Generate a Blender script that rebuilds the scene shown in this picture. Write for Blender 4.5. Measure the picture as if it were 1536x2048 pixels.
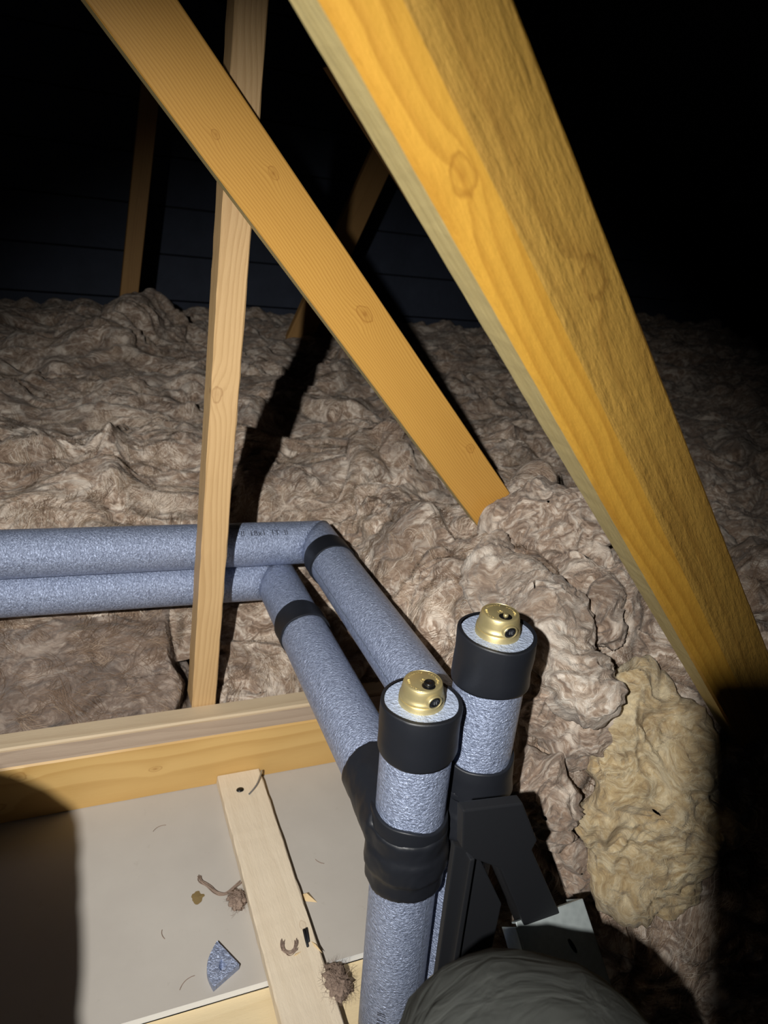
import bpy, bmesh, math, random
import numpy as np
from mathutils import Vector, Matrix

for o in list(bpy.data.objects):
    bpy.data.objects.remove(o, do_unlink=True)
SC = bpy.context.scene
COL = SC.collection

# ------------------------------------------------------------------ camera
# world: X along the ceiling joists, Y across them, Z up, plasterboard top at z = 0
RC = Matrix(((0.92011434, 0.04180861, -0.38941192),
             (-0.37185088, 0.40538953, -0.83509655),
             (0.12294929, 0.91318748, 0.38855129)))
CAM = Vector((0.0, 0.0, 1.05))
cd = bpy.data.cameras.new('camera')
cam = bpy.data.objects.new('camera', cd)
COL.objects.link(cam)
cam.matrix_world = Matrix.Translation(CAM) @ RC.to_4x4()
cd.sensor_fit = 'VERTICAL'
cd.sensor_height = 36.0
cd.lens = 36.0 * 1479.0 / 2048.0
cd.clip_start = 0.01
cd.clip_end = 60
cd.dof.use_dof = True
cd.dof.focus_distance = 0.98
cd.dof.aperture_fstop = 7.5
SC.camera = cam

# ------------------------------------------------------------------ light
W = bpy.data.worlds.new('world')
SC.world = W
W.use_nodes = True
W.node_tree.nodes['Background'].inputs[0].default_value = (0.55, 0.62, 0.8, 1)
W.node_tree.nodes['Background'].inputs[1].default_value = 0.004
ld = bpy.data.lights.new('headlamp', 'SPOT')
ld.energy = 150
ld.color = (1.0, 0.98, 0.93)
ld.spot_size = math.radians(70)
ld.spot_blend = 1.0
ld.shadow_soft_size = 0.011
lamp = bpy.data.objects.new('headlamp', ld)
COL.objects.link(lamp)
LP = CAM + RC @ Vector((-0.20, 0.12, 0.40))
lamp.location = LP
LAIM = LP + RC @ Vector((-0.02, -0.19, -1.0))
lamp.rotation_euler = (LAIM - LP).to_track_quat('-Z', 'Y').to_euler()

SC.view_settings.view_transform = 'Standard'
SC.view_settings.look = 'None'
SC.view_settings.exposure = 0.0
SC.view_settings.gamma = 1.0
SC.view_settings.use_curve_mapping = False


# ------------------------------------------------------------------ helpers
def tag(o, label=None, cat=None, group=None, kind=None):
    if label: o['label'] = label
    if cat: o['category'] = cat
    if group: o['group'] = group
    if kind: o['kind'] = kind
    return o


def link(name, me, mat=None, parent=None, mw=None):
    o = bpy.data.objects.new(name, me)
    COL.objects.link(o)
    if mat is not None and me is not None:
        for m in (mat if isinstance(mat, (list, tuple)) else [mat]):
            me.materials.append(m)
    if parent is not None:
        o.parent = parent
    if mw is not None:
        o.matrix_basis = mw
    return o


def bm_obj(name, bm, mat=None, parent=None, mw=None, smooth=False):
    me = bpy.data.meshes.new(name)
    bm.normal_update()
    bm.to_mesh(me)
    bm.free()
    if smooth:
        for p in me.polygons: p.use_smooth = True
    return link(name, me, mat, parent, mw)


def empty(name, loc=(0, 0, 0)):
    o = bpy.data.objects.new(name, None)
    COL.objects.link(o)
    o.location = loc
    o.empty_display_size = 0.05
    return o


def np_mesh(name, V, F, smooth=True):
    me = bpy.data.meshes.new(name)
    V = np.asarray(V, dtype=np.float32)
    F = np.asarray(F, dtype=np.int32)
    k = F.shape[1]
    me.vertices.add(len(V))
    me.vertices.foreach_set('co', V.ravel())
    me.loops.add(F.size)
    me.loops.foreach_set('vertex_index', F.ravel())
    me.polygons.add(len(F))
    me.polygons.foreach_set('loop_start', np.arange(0, F.size, k, dtype=np.int32))
    me.polygons.foreach_set('loop_total', np.full(len(F), k, dtype=np.int32))
    if smooth:
        me.polygons.foreach_set('use_smooth', np.ones(len(F), dtype=bool))
    me.update(calc_edges=True)
    me.validate()
    return me


def frame(origin, x, z):
    """matrix with local x along x, local z near z"""
    x = Vector(x).normalized()
    z = Vector(z)
    z = (z - z.dot(x) * x).normalized()
    y = z.cross(x)
    m = Matrix((x, y, z)).transposed().to_4x4()
    m.translation = Vector(origin)
    return m


# ---- vectorised gradient noise
_rs = np.random.RandomState(7)
_perm = _rs.permutation(256)
_perm = np.concatenate([_perm, _perm, _perm])
_g = _rs.normal(size=(256, 3))
_g /= np.linalg.norm(_g, axis=1)[:, None]


def noise3(P):
    P = np.asarray(P, dtype=np.float64)
    I = np.floor(P).astype(np.int64)
    Fr = P - I
    I &= 255
    u = Fr * Fr * Fr * (Fr * (Fr * 6 - 15) + 10)
    res = 0
    for dx in (0, 1):
        wx = u[:, 0] if dx else 1 - u[:, 0]
        a = _perm[I[:, 0] + dx]
        for dy in (0, 1):
            wy = u[:, 1] if dy else 1 - u[:, 1]
            b = _perm[a + I[:, 1] + dy]
            for dz in (0, 1):
                wz = u[:, 2] if dz else 1 - u[:, 2]
                g = _g[_perm[b + I[:, 2] + dz]]
                d = g[:, 0] * (Fr[:, 0] - dx) + g[:, 1] * (Fr[:, 1] - dy) + g[:, 2] * (Fr[:, 2] - dz)
                res = res + wx * wy * wz * d
    return res * 1.5


def fbm(P, o=3, g=0.5):
    s, a, t = 0, 1.0, 0
    for i in range(o):
        s = s + a * noise3(P * (2.03 ** i) + 17.3 * i)
        a *= g
    return s


def vnoise(P, off=0.0):
    return np.stack([noise3(P + 31.7 + off), noise3(P + 71.1 + off), noise3(P + 113.9 + off)], axis=1)


# ------------------------------------------------------------------ materials
class NT:
    def __init__(s, name):
        s.m = bpy.data.materials.new(name)
        s.m.use_nodes = True
        s.t = s.m.node_tree
        s.b = s.t.nodes['Principled BSDF']

    def n(s, typ, **kw):
        nd = s.t.nodes.new(typ)
        for k, v in kw.items():
            setattr(nd, k, v)
        return nd

    def ln(s, a, b):
        s.t.links.new(a, b)

    def put(s, v, sock):
        if isinstance(v, bpy.types.NodeSocket):
            s.ln(v, sock)
        else:
            sock.default_value = v

    def math(s, op, a, b=0.0, c=None, clamp=False):
        nd = s.n('ShaderNodeMath', operation=op, use_clamp=clamp)
        s.put(a, nd.inputs[0]); s.put(b, nd.inputs[1])
        if c is not None: s.put(c, nd.inputs[2])
        return nd.outputs[0]

    def coord(s, scale=(1, 1, 1), loc=(0, 0, 0), src='Object'):
        tc = s.n('ShaderNodeTexCoord')
        mp = s.n('ShaderNodeMapping')
        mp.inputs['Scale'].default_value = scale
        mp.inputs['Location'].default_value = loc
        s.ln(tc.outputs[src], mp.inputs['Vector'])
        return mp.outputs[0]

    def noise(s, vec, scale, detail=3, rough=0.5, dist=0.0):
        nd = s.n('ShaderNodeTexNoise')
        s.put(vec, nd.inputs['Vector'])
        nd.inputs['Scale'].default_value = scale
        nd.inputs['Detail'].default_value = detail
        nd.inputs['Roughness'].default_value = rough
        nd.inputs['Distortion'].default_value = dist
        return nd.outputs[0], nd.outputs[1]

    def ramp(s, fac, stops, interp='LINEAR'):
        nd = s.n('ShaderNodeValToRGB')
        nd.color_ramp.interpolation = interp
        el = nd.color_ramp.elements
        while len(el) < len(stops): el.new(0.5)
        for e, (p, c) in zip(el, stops):
            e.position = p
            e.color = (*c, 1) if len(c) == 3 else c
        s.put(fac, nd.inputs[0])
        return nd.outputs[0]

    def mix(s, fac, a, b, typ='MIX'):
        nd = s.n('ShaderNodeMix', data_type='RGBA', blend_type=typ)
        s.put(fac, nd.inputs[0])
        for v, k in ((a, 6), (b, 7)):
            if isinstance(v, tuple) and len(v) == 3: v = (*v, 1)
            s.put(v, nd.inputs[k])
        return nd.outputs[2]

    def bump(s, h, strength, dist=0.001, prev=None):
        nd = s.n('ShaderNodeBump')
        nd.inputs['Strength'].default_value = strength
        nd.inputs['Distance'].default_value = dist
        s.put(h, nd.inputs['Height'])
        if prev is not None: s.ln(prev, nd.inputs['Normal'])
        return nd.outputs[0]

    def out(s, color=None, rough=None, normal=None, metal=None, spec=None):
        if color is not None:
            if isinstance(color, tuple): color = (*color[:3], 1)
            s.put(color, s.b.inputs['Base Color'])
        if rough is not None: s.put(rough, s.b.inputs['Roughness'])
        if normal is not None: s.ln(normal, s.b.inputs['Normal'])
        if metal is not None: s.put(metal, s.b.inputs['Metallic'])
        if spec is not None: s.put(spec, s.b.inputs['Specular IOR Level'])
        return s.m


def wood(name, light, dark, ring=0.0045, pith=(0.02, -0.05), knots=(), rough_saw=0.0, seed=0.0, rough=0.55, contrast=1.0, spec=0.3, blotch=0.25):
    """sawn softwood; local x runs along the grain"""
    s = NT(name)
    tc = s.n('ShaderNodeTexCoord')
    sep = s.n('ShaderNodeSeparateXYZ')
    s.ln(tc.outputs['Object'], sep.inputs[0])
    X, Y, Z = sep.outputs
    wv, _ = s.noise(s.coord((2.2, 5, 5), (seed, seed * 2, 0)), 1.0, 2, 0.5)
    wv2, _ = s.noise(s.coord((9, 22, 22), (seed, 3, seed)), 1.0, 2, 0.5)
    warp = s.math('ADD', s.math('MULTIPLY', s.math('SUBTRACT', wv, 0.5), 0.045), s.math('MULTIPLY', s.math('SUBTRACT', wv2, 0.5), 0.006))
    dy = s.math('ADD', s.math('SUBTRACT', Y, pith[0]), warp)
    dz = s.math('SUBTRACT', Z, pith[1])
    dist = s.math('SQRT', s.math('ADD', s.math('MULTIPLY', dy, dy), s.math('MULTIPLY', dz, dz)))
    wv3, _ = s.noise(s.coord((40, 75, 75), (seed, 3, seed)), 1.0, 2, 0.5)
    kmask = None
    for (kx, ky, kr) in knots:
        ax = s.math('MULTIPLY', s.math('SUBTRACT', X, kx), 0.62)
        ay = s.math('SUBTRACT', Y, ky)
        dk = s.math('SQRT', s.math('ADD', s.math('MULTIPLY', ax, ax), s.math('MULTIPLY', ay, ay)))
        dk = s.math('ADD', dk, s.math('MULTIPLY', s.math('SUBTRACT', wv3, 0.5), kr * 1.1))
        e = s.math('DIVIDE', dk, kr * 1.9)
        gs = s.math('POWER', 2.718, s.math('MULTIPLY', s.math('MULTIPLY', e, e), -1.0))
        dist = s.math('ADD', dist, s.math('MULTIPLY', gs, kr * 0.9))
        mk = s.math('SUBTRACT', 1.0, s.math('DIVIDE', dk, kr), clamp=True)
        kmask = mk if kmask is None else s.math('MAXIMUM', kmask, mk)
    ph = s.math('FRACT', s.math('DIVIDE', dist, ring))
    late = s.math('POWER', ph, 2.2)
    lat2 = s.math('MULTIPLY', late, s.math('SUBTRACT', 1.0, s.math('POWER', ph, 14.0)))
    fb, _ = s.noise(s.coord((14, 900, 900), (seed, 0, 0)), 1.0, 2, 0.6)
    bl, _ = s.noise(s.coord((3.5, 13, 13), (seed * 3, 1, 2)), 1.0, 3, 0.6)
    f = s.math('ADD', s.math('MULTIPLY', lat2, 0.75 * contrast), s.math('MULTIPLY', s.math('SUBTRACT', fb, 0.5), 0.35))
    f = s.math('ADD', f, s.math('MULTIPLY', s.math('SUBTRACT', bl, 0.5), blotch * 2.2), clamp=True)
    col = s.mix(f, light, dark)
    if kmask is not None:
        rim = s.ramp(kmask, [(0.0, (0, 0, 0)), (0.12, (0.45, 0.45, 0.45)), (0.34, (0.08, 0.08, 0.08)), (0.75, (0.25, 0.25, 0.25)), (1.0, (0.55, 0.55, 0.55))])
        kd = (dark[0] * 0.7, dark[1] * 0.58, dark[2] * 0.5)
        col = s.mix(rim, col, kd)
    h = s.math('ADD', s.math('MULTIPLY', fb, 0.5), s.math('MULTIPLY', lat2, 0.4))
    nm = s.bump(h, 0.35, 0.0006)
    if rough_saw:
        rs, _ = s.noise(s.coord((45, 190, 190), (seed, 0, 5)), 1.0, 5, 0.65)
        rs2, _ = s.noise(s.coord((7, 40, 40), (seed, 2, 5)), 1.0, 3, 0.6)
        nm = s.bump(s.math('ADD', rs, s.math('MULTIPLY', rs2, 1.6)), rough_saw, 0.004, nm)
    return s.out(col, rough, nm, spec=spec)


def foam_mat():
    s = NT('grey_foam')
    n1, _ = s.noise(s.coord((230, 230, 360)), 1.0, 3, 0.6, 0.7)
    n2, _ = s.noise(s.coord((430, 430, 600)), 1.0, 2, 0.6)
    n3, _ = s.noise(s.coord((12, 12, 5)), 1.0, 2, 0.5)
    f = s.ramp(n1, [(0.34, (0, 0, 0)), (0.68, (1, 1, 1))])
    col = s.mix(f, (0.17, 0.21, 0.33), (0.46, 0.54, 0.76))
    col = s.mix(s.math('MULTIPLY', n3, 0.3), col, (0.30, 0.33, 0.42))
    h = s.math('ADD', n1, s.math('MULTIPLY', n2, 0.35))
    nm = s.bump(h, 1.0, 0.0030)
    return s.out(col, 0.34, nm, metal=0.35, spec=0.8)


def plain(name, col, rough=0.5, metal=0.0, spec=0.5, nscale=0, nstr=0.3, ndist=0.0005, var=0.0):
    s = NT(name)
    nm = None
    c = (*col, 1)
    if nscale:
        a, _ = s.noise(s.coord(), nscale, 4, 0.6)
        nm = s.bump(a, nstr, ndist)
        if var:
            b, _ = s.noise(s.coord(), nscale * 0.21, 4, 0.6)
            c = s.mix(b, tuple(x * (1 - var) for x in col), tuple(min(1, x * (1 + var)) for x in col))
    s.put(c, s.b.inputs['Base Color'])
    return s.out(None, rough, nm, metal, spec)


def wool_mat(name, dark, mid, pale, white=0.5):
    s = NT(name)
    co = s.coord()
    _, wc = s.noise(co, 9, 2, 0.5)
    wv = s.n('ShaderNodeVectorMath', operation='MULTIPLY_ADD')
    s.ln(wc, wv.inputs[0]); wv.inputs[1].default_value = (0.16, 0.16, 0.16); s.ln(co, wv.inputs[2])
    _, wc2 = s.noise(co, 38, 2, 0.5)
    wv2 = s.n('ShaderNodeVectorMath', operation='MULTIPLY_ADD')
    s.ln(wc2, wv2.inputs[0]); wv2.inputs[1].default_value = (0.03, 0.03, 0.03); s.ln(wv.outputs[0], wv2.inputs[2])
    mp = s.n('ShaderNodeMapping'); mp.inputs['Scale'].default_value = (16, 70, 90); mp.inputs['Rotation'].default_value = (0.3, 0.2, 0.6)
    s.ln(wv2.outputs[0], mp.inputs[0])
    st, _ = s.noise(mp.outputs[0], 1.0, 5, 0.68)
    pt, _ = s.noise(co, 5.5, 4, 0.6, 0.6)
    pw, _ = s.noise(wv.outputs[0], 17, 4, 0.6)
    col = s.ramp(st, [(0.36, dark), (0.50, mid), (0.64, pale)])
    col = s.mix(s.ramp(pt, [(0.44, (0, 0, 0)), (0.62, (0.6, 0.6, 0.6))]), col, dark)
    col = s.mix(s.ramp(pw, [(0.54, (0, 0, 0)), (0.66, (white, white, white))]), col, pale)
    fi, _ = s.noise(mp.outputs[0], 7.0, 4, 0.7)
    h = s.math('ADD', s.math('MULTIPLY', st, 1.0), s.math('MULTIPLY', fi, 0.3))
    nm = s.bump(h, 0.8, 0.007)
    s.b.inputs['Sheen Weight'].default_value = 0.25
    s.b.inputs['Sheen Roughness'].default_value = 0.6
    return s.out(col, 0.8, nm, spec=0.2)


M = {}
M['foam'] = foam_mat()
M['foam_end'] = plain('foam_cut_end', (0.46, 0.54, 0.72), 0.42, 0.25, 0.7, 260, 1.0, 0.003, 0.3)
M['tape'] = plain('black_tape', (0.010, 0.0115, 0.016), 0.48, 0, 0.45, 60, 0.18, 0.002)
M['brass'] = plain('brass', (0.58, 0.485, 0.25), 0.42, 0.72, 0.6, 600, 0.12, 0.0004, 0.10)
M['black_plastic'] = plain('black_plastic', (0.006, 0.006, 0.007), 0.3, 0, 0.5)
M['trestle'] = plain('trestle_black', (0.011, 0.012, 0.015), 0.58, 0, 0.4, 240, 0.25, 0.0006)
M['ink'] = plain('print_ink', (0.035, 0.04, 0.06), 0.6)
M['gyp'] = plain('gypsum_white', (0.78, 0.79, 0.80), 0.8, 0, 0.2, 300, 0.3)
M['seam'] = plain('foam_seam', (0.10, 0.12, 0.17), 0.6)
M['thread'] = plain('pale_thread', (0.55, 0.5, 0.42), 0.7)
M['silver'] = plain('silver_wire', (0.45, 0.47, 0.5), 0.35, 0.8)
M['chip'] = plain('wood_chip', (0.62, 0.46, 0.26), 0.7, 0, 0.2, 200, 0.4)
M['stain'] = plain('brown_flake', (0.20, 0.14, 0.06), 0.8, 0, 0.2, 300, 0.5)
M['felt'] = plain('roofing_felt', (0.022, 0.026, 0.038), 0.75, 0, 0.3, 22, 0.8, 0.01, 0.5)
M['wallblock'] = plain('dark_boarding', (0.046, 0.056, 0.085), 0.7, 0, 0.3, 30, 0.5, 0.004, 0.4)


def galv():
    s = NT('galvanised_steel')
    v = s.n('ShaderNodeTexVoronoi'); v.inputs['Scale'].default_value = 130
    s.ln(s.coord(), v.inputs['Vector'])
    a, _ = s.noise(s.coord(), 70, 4, 0.6)
    col = s.mix(v.outputs['Distance'], (0.42, 0.47, 0.48), (0.62, 0.68, 0.68))
    col = s.mix(a, col, (0.5, 0.56, 0.56))
    return s.out(col, s.math('ADD', s.math('MULTIPLY', a, 0.3), 0.28), None, metal=0.55)


M['galv'] = galv()


def board_mat():
    s = NT('plasterboard_paper')
    a, _ = s.noise(s.coord(), 7, 4, 0.6)
    b, _ = s.noise(s.coord(), 160, 3, 0.6)
    d, _ = s.noise(s.coord(), 34, 5, 0.7)
    col = s.mix(a, (0.40, 0.365, 0.33), (0.50, 0.465, 0.42))
    col = s.mix(s.ramp(d, [(0.63, (0, 0, 0)), (0.8, (0.5, 0.5, 0.5))]), col, (0.30, 0.26, 0.22))
    return s.out(col, 0.8, s.bump(b, 0.2, 0.0004), spec=0.2)


M['board'] = board_mat()


def cloth():
    s = NT('work_trouser_cloth')
    w = s.n('ShaderNodeTexWave'); w.inputs['Scale'].default_value = 420; w.inputs['Distortion'].default_value = 1.5
    s.ln(s.coord(), w.inputs['Vector'])
    a, _ = s.noise(s.coord(), 26, 4, 0.6)
    b, _ = s.noise(s.coord((14, 30, 60)), 1.0, 3, 0.5, 0.8)
    col = s.mix(a, (0.042, 0.045, 0.043), (0.078, 0.081, 0.075))
    nm = s.bump(w.outputs['Fac'], 0.3, 0.0006)
    nm = s.bump(b, 0.6, 0.010, nm)
    return s.out(col, 0.9, nm, spec=0.08)


M['cloth'] = cloth()
M['wool'] = wool_mat('mineral_wool', (0.155, 0.098, 0.064), (0.40, 0.29, 0.215), (0.76, 0.66, 0.56), 0.8)
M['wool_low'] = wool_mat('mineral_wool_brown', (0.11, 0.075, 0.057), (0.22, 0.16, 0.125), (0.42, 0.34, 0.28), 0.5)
M['wool_pale'] = wool_mat('mineral_wool_pale', (0.22, 0.15, 0.105), (0.46, 0.36, 0.28), (0.78, 0.70, 0.61), 0.8)
M['wool_yellow'] = wool_mat('mineral_wool_yellow', (0.34, 0.23, 0.11), (0.56, 0.43, 0.24), (0.76, 0.65, 0.44), 0.6)
M['fibre'] = plain('wool_fibre', (0.38, 0.28, 0.20), 0.65, 0, 0.3)
M['fibre_dark'] = plain('wool_fibre_brown', (0.19, 0.125, 0.085), 0.7, 0, 0.3)
M['fibre_pale'] = plain('wool_fibre_pale', (0.70, 0.60, 0.50), 0.6, 0, 0.35)
M['fibre_y1'] = plain('wool_fibre_ochre', (0.42, 0.29, 0.14), 0.7, 0, 0.3)
M['fibre_y2'] = plain('wool_fibre_yellow', (0.60, 0.46, 0.26), 0.7, 0, 0.3)
M['fibre_y3'] = plain('wool_fibre_cream', (0.78, 0.67, 0.46), 0.65, 0, 0.35)
M['fluff'] = plain('wool_tuft', (0.26, 0.19, 0.15), 0.85, 0, 0.2, 160, 0.8, 0.003, 0.4)


# ------------------------------------------------------------------ timber
def timber(name, P, d, n, length, width, thick, mat, label, bevel=0.0022, edge=0.0, seed=1, seg=60, shaded_wane=None, edges=None, shaded_wane_mat=None):
    """box: local x = d (length), local z = outward face normal n, local y across the face.
    P = centre of the start of the front face."""
    m = frame(P, d, n)
    bm = bmesh.new()
    rng = random.Random(seed)
    prof = [(-width / 2, -thick), (width / 2, -thick), (width / 2, 0), (-width / 2, 0)]
    b = bevel
    ring = []
    for i, (y, z) in enumerate(prof):           # chamfered section
        sy = 1 if y > 0 else -1
        sz = 1 if z == 0 else -1
        a1 = (y - sy * b, z); a2 = (y, z - sz * b)
        ring += [a1, a2] if (i % 2 == 1) else [a2, a1]
    if shaded_wane:
        ring = [(y, z - (shaded_wane[1] if (y > 0 and z > -thick * 0.5) else 0)) for (y, z) in ring]
        i0 = [i for i in range(len(ring)) if ring[i][0] > 0 and ring[i][1] > -thick * 0.5][-1]
        ring = ring[:i0 + 1] + [(shaded_wane[0] + 0.003, -0.0004), (shaded_wane[0], 0.0)] + ring[i0 + 1:]
    rows = []
    for k in range(seg + 1):
        x = length * k / seg
        row = []
        for (y, z) in ring:
            jy = rng.uniform(-edge, edge) if abs(abs(y) - width / 2) < b * 1.5 else 0
            row.append(bm.verts.new((x, y + jy, z + rng.uniform(-edge, edge) * 0.3)))
        rows.append(row)
    N = len(ring)
    for k in range(seg):
        for i in range(N):
            j = (i + 1) % N
            bm.faces.new((rows[k][i], rows[k][j], rows[k + 1][j], rows[k + 1][i]))
    bm.faces.new(rows[0][::-1])
    bm.faces.new(rows[-1])
    bmesh.ops.recalc_face_normals(bm, faces=bm.faces)
    mats = [mat]
    bm.normal_update()
    for sgn, em in (edges or {}).items():
        mats.append(em)
        for f in bm.faces:
            if f.normal.y * sgn > 0.85: f.material_index = len(mats) - 1
    if shaded_wane_mat:
        mats.append(shaded_wane_mat)
        for f in bm.faces:
            if f.normal.z > 0.8 and f.calc_center_median().y > shaded_wane[0]: f.material_index = len(mats) - 1
    o = bm_obj(name, bm, mats, None, m)
    tag(o, label, 'timber')
    return o


WM = {
    'rafter': wood('wood_rafter', (0.50, 0.268, 0.038), (0.28, 0.118, 0.012), 0.010, (0.03, -0.06), ((0.39, -0.012, 0.016), (0.69, 0.028, 0.013), (0.55, -0.03, 0.010), (0.16, 0.03, 0.008)), 0.3, 1.3, 0.5, 0.9, 0.4, 0.42),
    'web': wood('wood_web', (0.62, 0.335, 0.075), (0.39, 0.17, 0.026), 0.0042, (0.09, -0.012), ((0.79, 0.012, 0.011), (0.55, 0.02, 0.006), (1.12, 0.03, 0.008), (0.47, -0.012, 0.005)), 0.0, 4.1, 0.42, 1.0, 0.45, 0.2),
    'post': wood('wood_post', (0.58, 0.385, 0.19), (0.36, 0.205, 0.08), 0.0055, (0.03, -0.03), ((0.62, 0.012, 0.010), (1.5, -0.005, 0.012)), 0.12, 7.7, 0.5, 0.8, 0.35, 0.3),
    'joist': wood('wood_joist', (0.62, 0.40, 0.15), (0.42, 0.225, 0.06), 0.016, (-0.03, -0.09), ((0.86, -0.02, 0.012), (0.90, 0.038, 0.009), (1.12, 0.005, 0.007), (0.40, -0.03, 0.010)), 0.0, 2.9, 0.45, 0.9, 0.4, 0.3),
    'joist_top': wood('wood_joist_top', (0.58, 0.46, 0.31), (0.38, 0.27, 0.17), 0.012, (0.02, -0.05), ((0.75, 0.005, 0.007), (0.35, 0.0, 0.006)), 0.1, 5.2, 0.6, 0.8, 0.3, 0.3),
    'shaded_wane': wood('wood_shaded_wane', (0.43, 0.248, 0.050), (0.22, 0.108, 0.018), 0.012, (0.03, -0.06), ((0.39, 0.012, 0.014), (0.69, 0.028, 0.013), (0.16, 0.03, 0.008)), 0.7, 2.3, 0.55, 0.9, 0.4, 0.7),  # sloped-back wane; dimmer light there is put into a darker, rougher brown
    'joist_pink': wood('wood_joist_edge', (0.52, 0.40, 0.30), (0.36, 0.26, 0.19), 0.012, (0.02, -0.05), (), 0.1, 8.2, 0.6, 0.8, 0.3, 0.3),
    'sap': wood('wood_sapwood', (0.66, 0.53, 0.24), (0.48, 0.36, 0.14), 0.008, (0.02, -0.05), (), 0.15, 6.6, 0.6, 0.6, 0.3, 0.3),
    'batten': wood('wood_batten', (0.70, 0.595, 0.455), (0.55, 0.44, 0.31), 0.02, (0.0, -0.03), ((0.34, 0.028, 0.006),), 0.25, 6.1, 0.65, 0.4, 0.25, 0.25),
    'plank': wood('wood_plank', (0.72, 0.58, 0.36), (0.55, 0.40, 0.21), 0.02, (0.02, -0.04), (), 0.15, 9.4, 0.65, 0.5, 0.25, 0.25),
    'dim': wood('wood_old', (0.36, 0.20, 0.07), (0.22, 0.11, 0.035), 0.006, (0.02, -0.03), (), 0.1, 3.3, 0.6, 0.7, 0.3, 0.3),
}


def build_timbers():
    # near diagonal member, upper right of the picture
    d = Vector((0.706, 0.147, -0.693)); n = Vector((0.105, -0.989, -0.103)); w = Vector((-0.701, 0.0, -0.714))
    sc = 0.45 / 0.47
    E1 = CAM + (Vector((0.226, 0.47, 1.05)) - CAM) * sc         # a point of its lower-left arris
    P = E1 - w * (0.057 * sc) - d * 0.55
    timber('rafter_brace', P, d, n, 2.05, 0.114 * sc, 0.047 * sc, WM['rafter'],
           'thick rough-sawn yellow timber brace slanting across the upper right, nearest the lens', 0.003, 0.00018, 3, 160, shaded_wane=(-0.015, 0.016), edges={-1: WM['sap']}, shaded_wane_mat=WM['shaded_wane'])
    # truss web, middle
    d = Vector((0.688, 0.063, -0.723)); n = Vector((0.043, -0.998, -0.046)); w = Vector((-0.724, 0.0, -0.689))
    sc = 1.11 / 1.08
    E1 = CAM + (Vector((0.685, 1.08, 0.526)) - CAM) * sc
    P = E1 - w * (0.0425 * sc) - d * 1.25
    timber('truss_web', P, d, n, 1.72, 0.085 * sc, 0.033 * sc, WM['web'],
           'smooth orange diagonal truss timber with a fine-grained face crossing in front of the upright post', 0.0016, 0.0, 5, 20, edges={-1: WM['sap']})
    # upright post
    dp = Vector((0.023, -0.019, 1.0)).normalized()
    timber('post', Vector((0.2195, 1.166, 0.112)), dp, Vector((0, -1, -0.02)), 2.0, 0.045, 0.056, WM['post'],
           'slim upright timber post standing behind the ceiling joist in front of the two lagged pipes', 0.002, 0.0006, 8, 80)
    # doubled ceiling joist
    timber('ceiling_joist', Vector((-1.0, 1.075, 0.0565)), (1, 0, 0), (0, -1, 0), 3.2, 0.117, 0.045, WM['joist'],
           'yellow ceiling joist whose wide knotty face borders the bare plasterboard', 0.003, 0.0003, 11, 60, edges={1: WM['joist_pink']})
    timber('ceiling_joist', Vector((-1.0, 1.1445, 0.1165)), (1, 0, 0), (0, 0, 1), 3.2, 0.043, 0.117, WM['joist_top'],
           'pale ceiling joist doubled behind the yellow one, its top edge touching the wool', 0.003, 0.0004, 12, 60)
    # batten lying on the plasterboard
    timber('batten', Vector((0.2715, 1.073, 0.021)), (0, -1, 0), (0, 0, 1), 0.72, 0.081, 0.021, WM['batten'],
           'pale flat batten lying across the plasterboard from the joist to the lower edge', 0.002, 0.0007, 14, 45)
    # plank below the board's cut edge
    timber('plank', Vector((-0.8, 0.60, -0.0125)), (1, 0, 0), (0, 0, 1), 2.6, 0.155, 0.03, WM['plank'],
           'pale plank beside the white cut edge of the plasterboard at the bottom', 0.002, 0.0004, 15, 40)
    # background truss timbers
    timber('truss_web', Vector((0.20, 2.92, 0.35)), Vector((0.11, 0, 1)), (0, -1, 0), 2.3, 0.062, 0.035, WM['dim'],
           'dim brown upright truss timber far back at the upper left, beside the dark wall', seg=6)
    timber('truss_web', Vector((0.86, 2.92, 0.42)), Vector((0.36, 0, 0.93)), (0, -1, 0), 2.0, 0.10, 0.035, WM['dim'],
           'dark diagonal truss timber glimpsed between the two bright braces, leaning right', seg=6)
    timber('truss_web', Vector((0.565, 1.72, 1.316)), Vector((0.70, 0, -0.715)), (0, -1, 0), 1.5, 0.085, 0.035, WM['dim'],
           'brown truss timber mostly hidden behind the near brace, its foot in the wool', seg=6)


build_timbers()


# ------------------------------------------------------------------ setting
def box_bm(x0, x1, y0, y1, z0, z1):
    bm = bmesh.new()
    v = [bm.verts.new((x, y, z)) for x in (x0, x1) for y in (y0, y1) for z in (z0, z1)]
    for f in ((0, 1, 3, 2), (4, 6, 7, 5), (0, 4, 5, 1), (2, 3, 7, 6), (0, 2, 6, 4), (1, 5, 7, 3)):
        bm.faces.new([v[i] for i in f])
    bmesh.ops.recalc_face_normals(bm, faces=bm.faces)
    return bm


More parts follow.
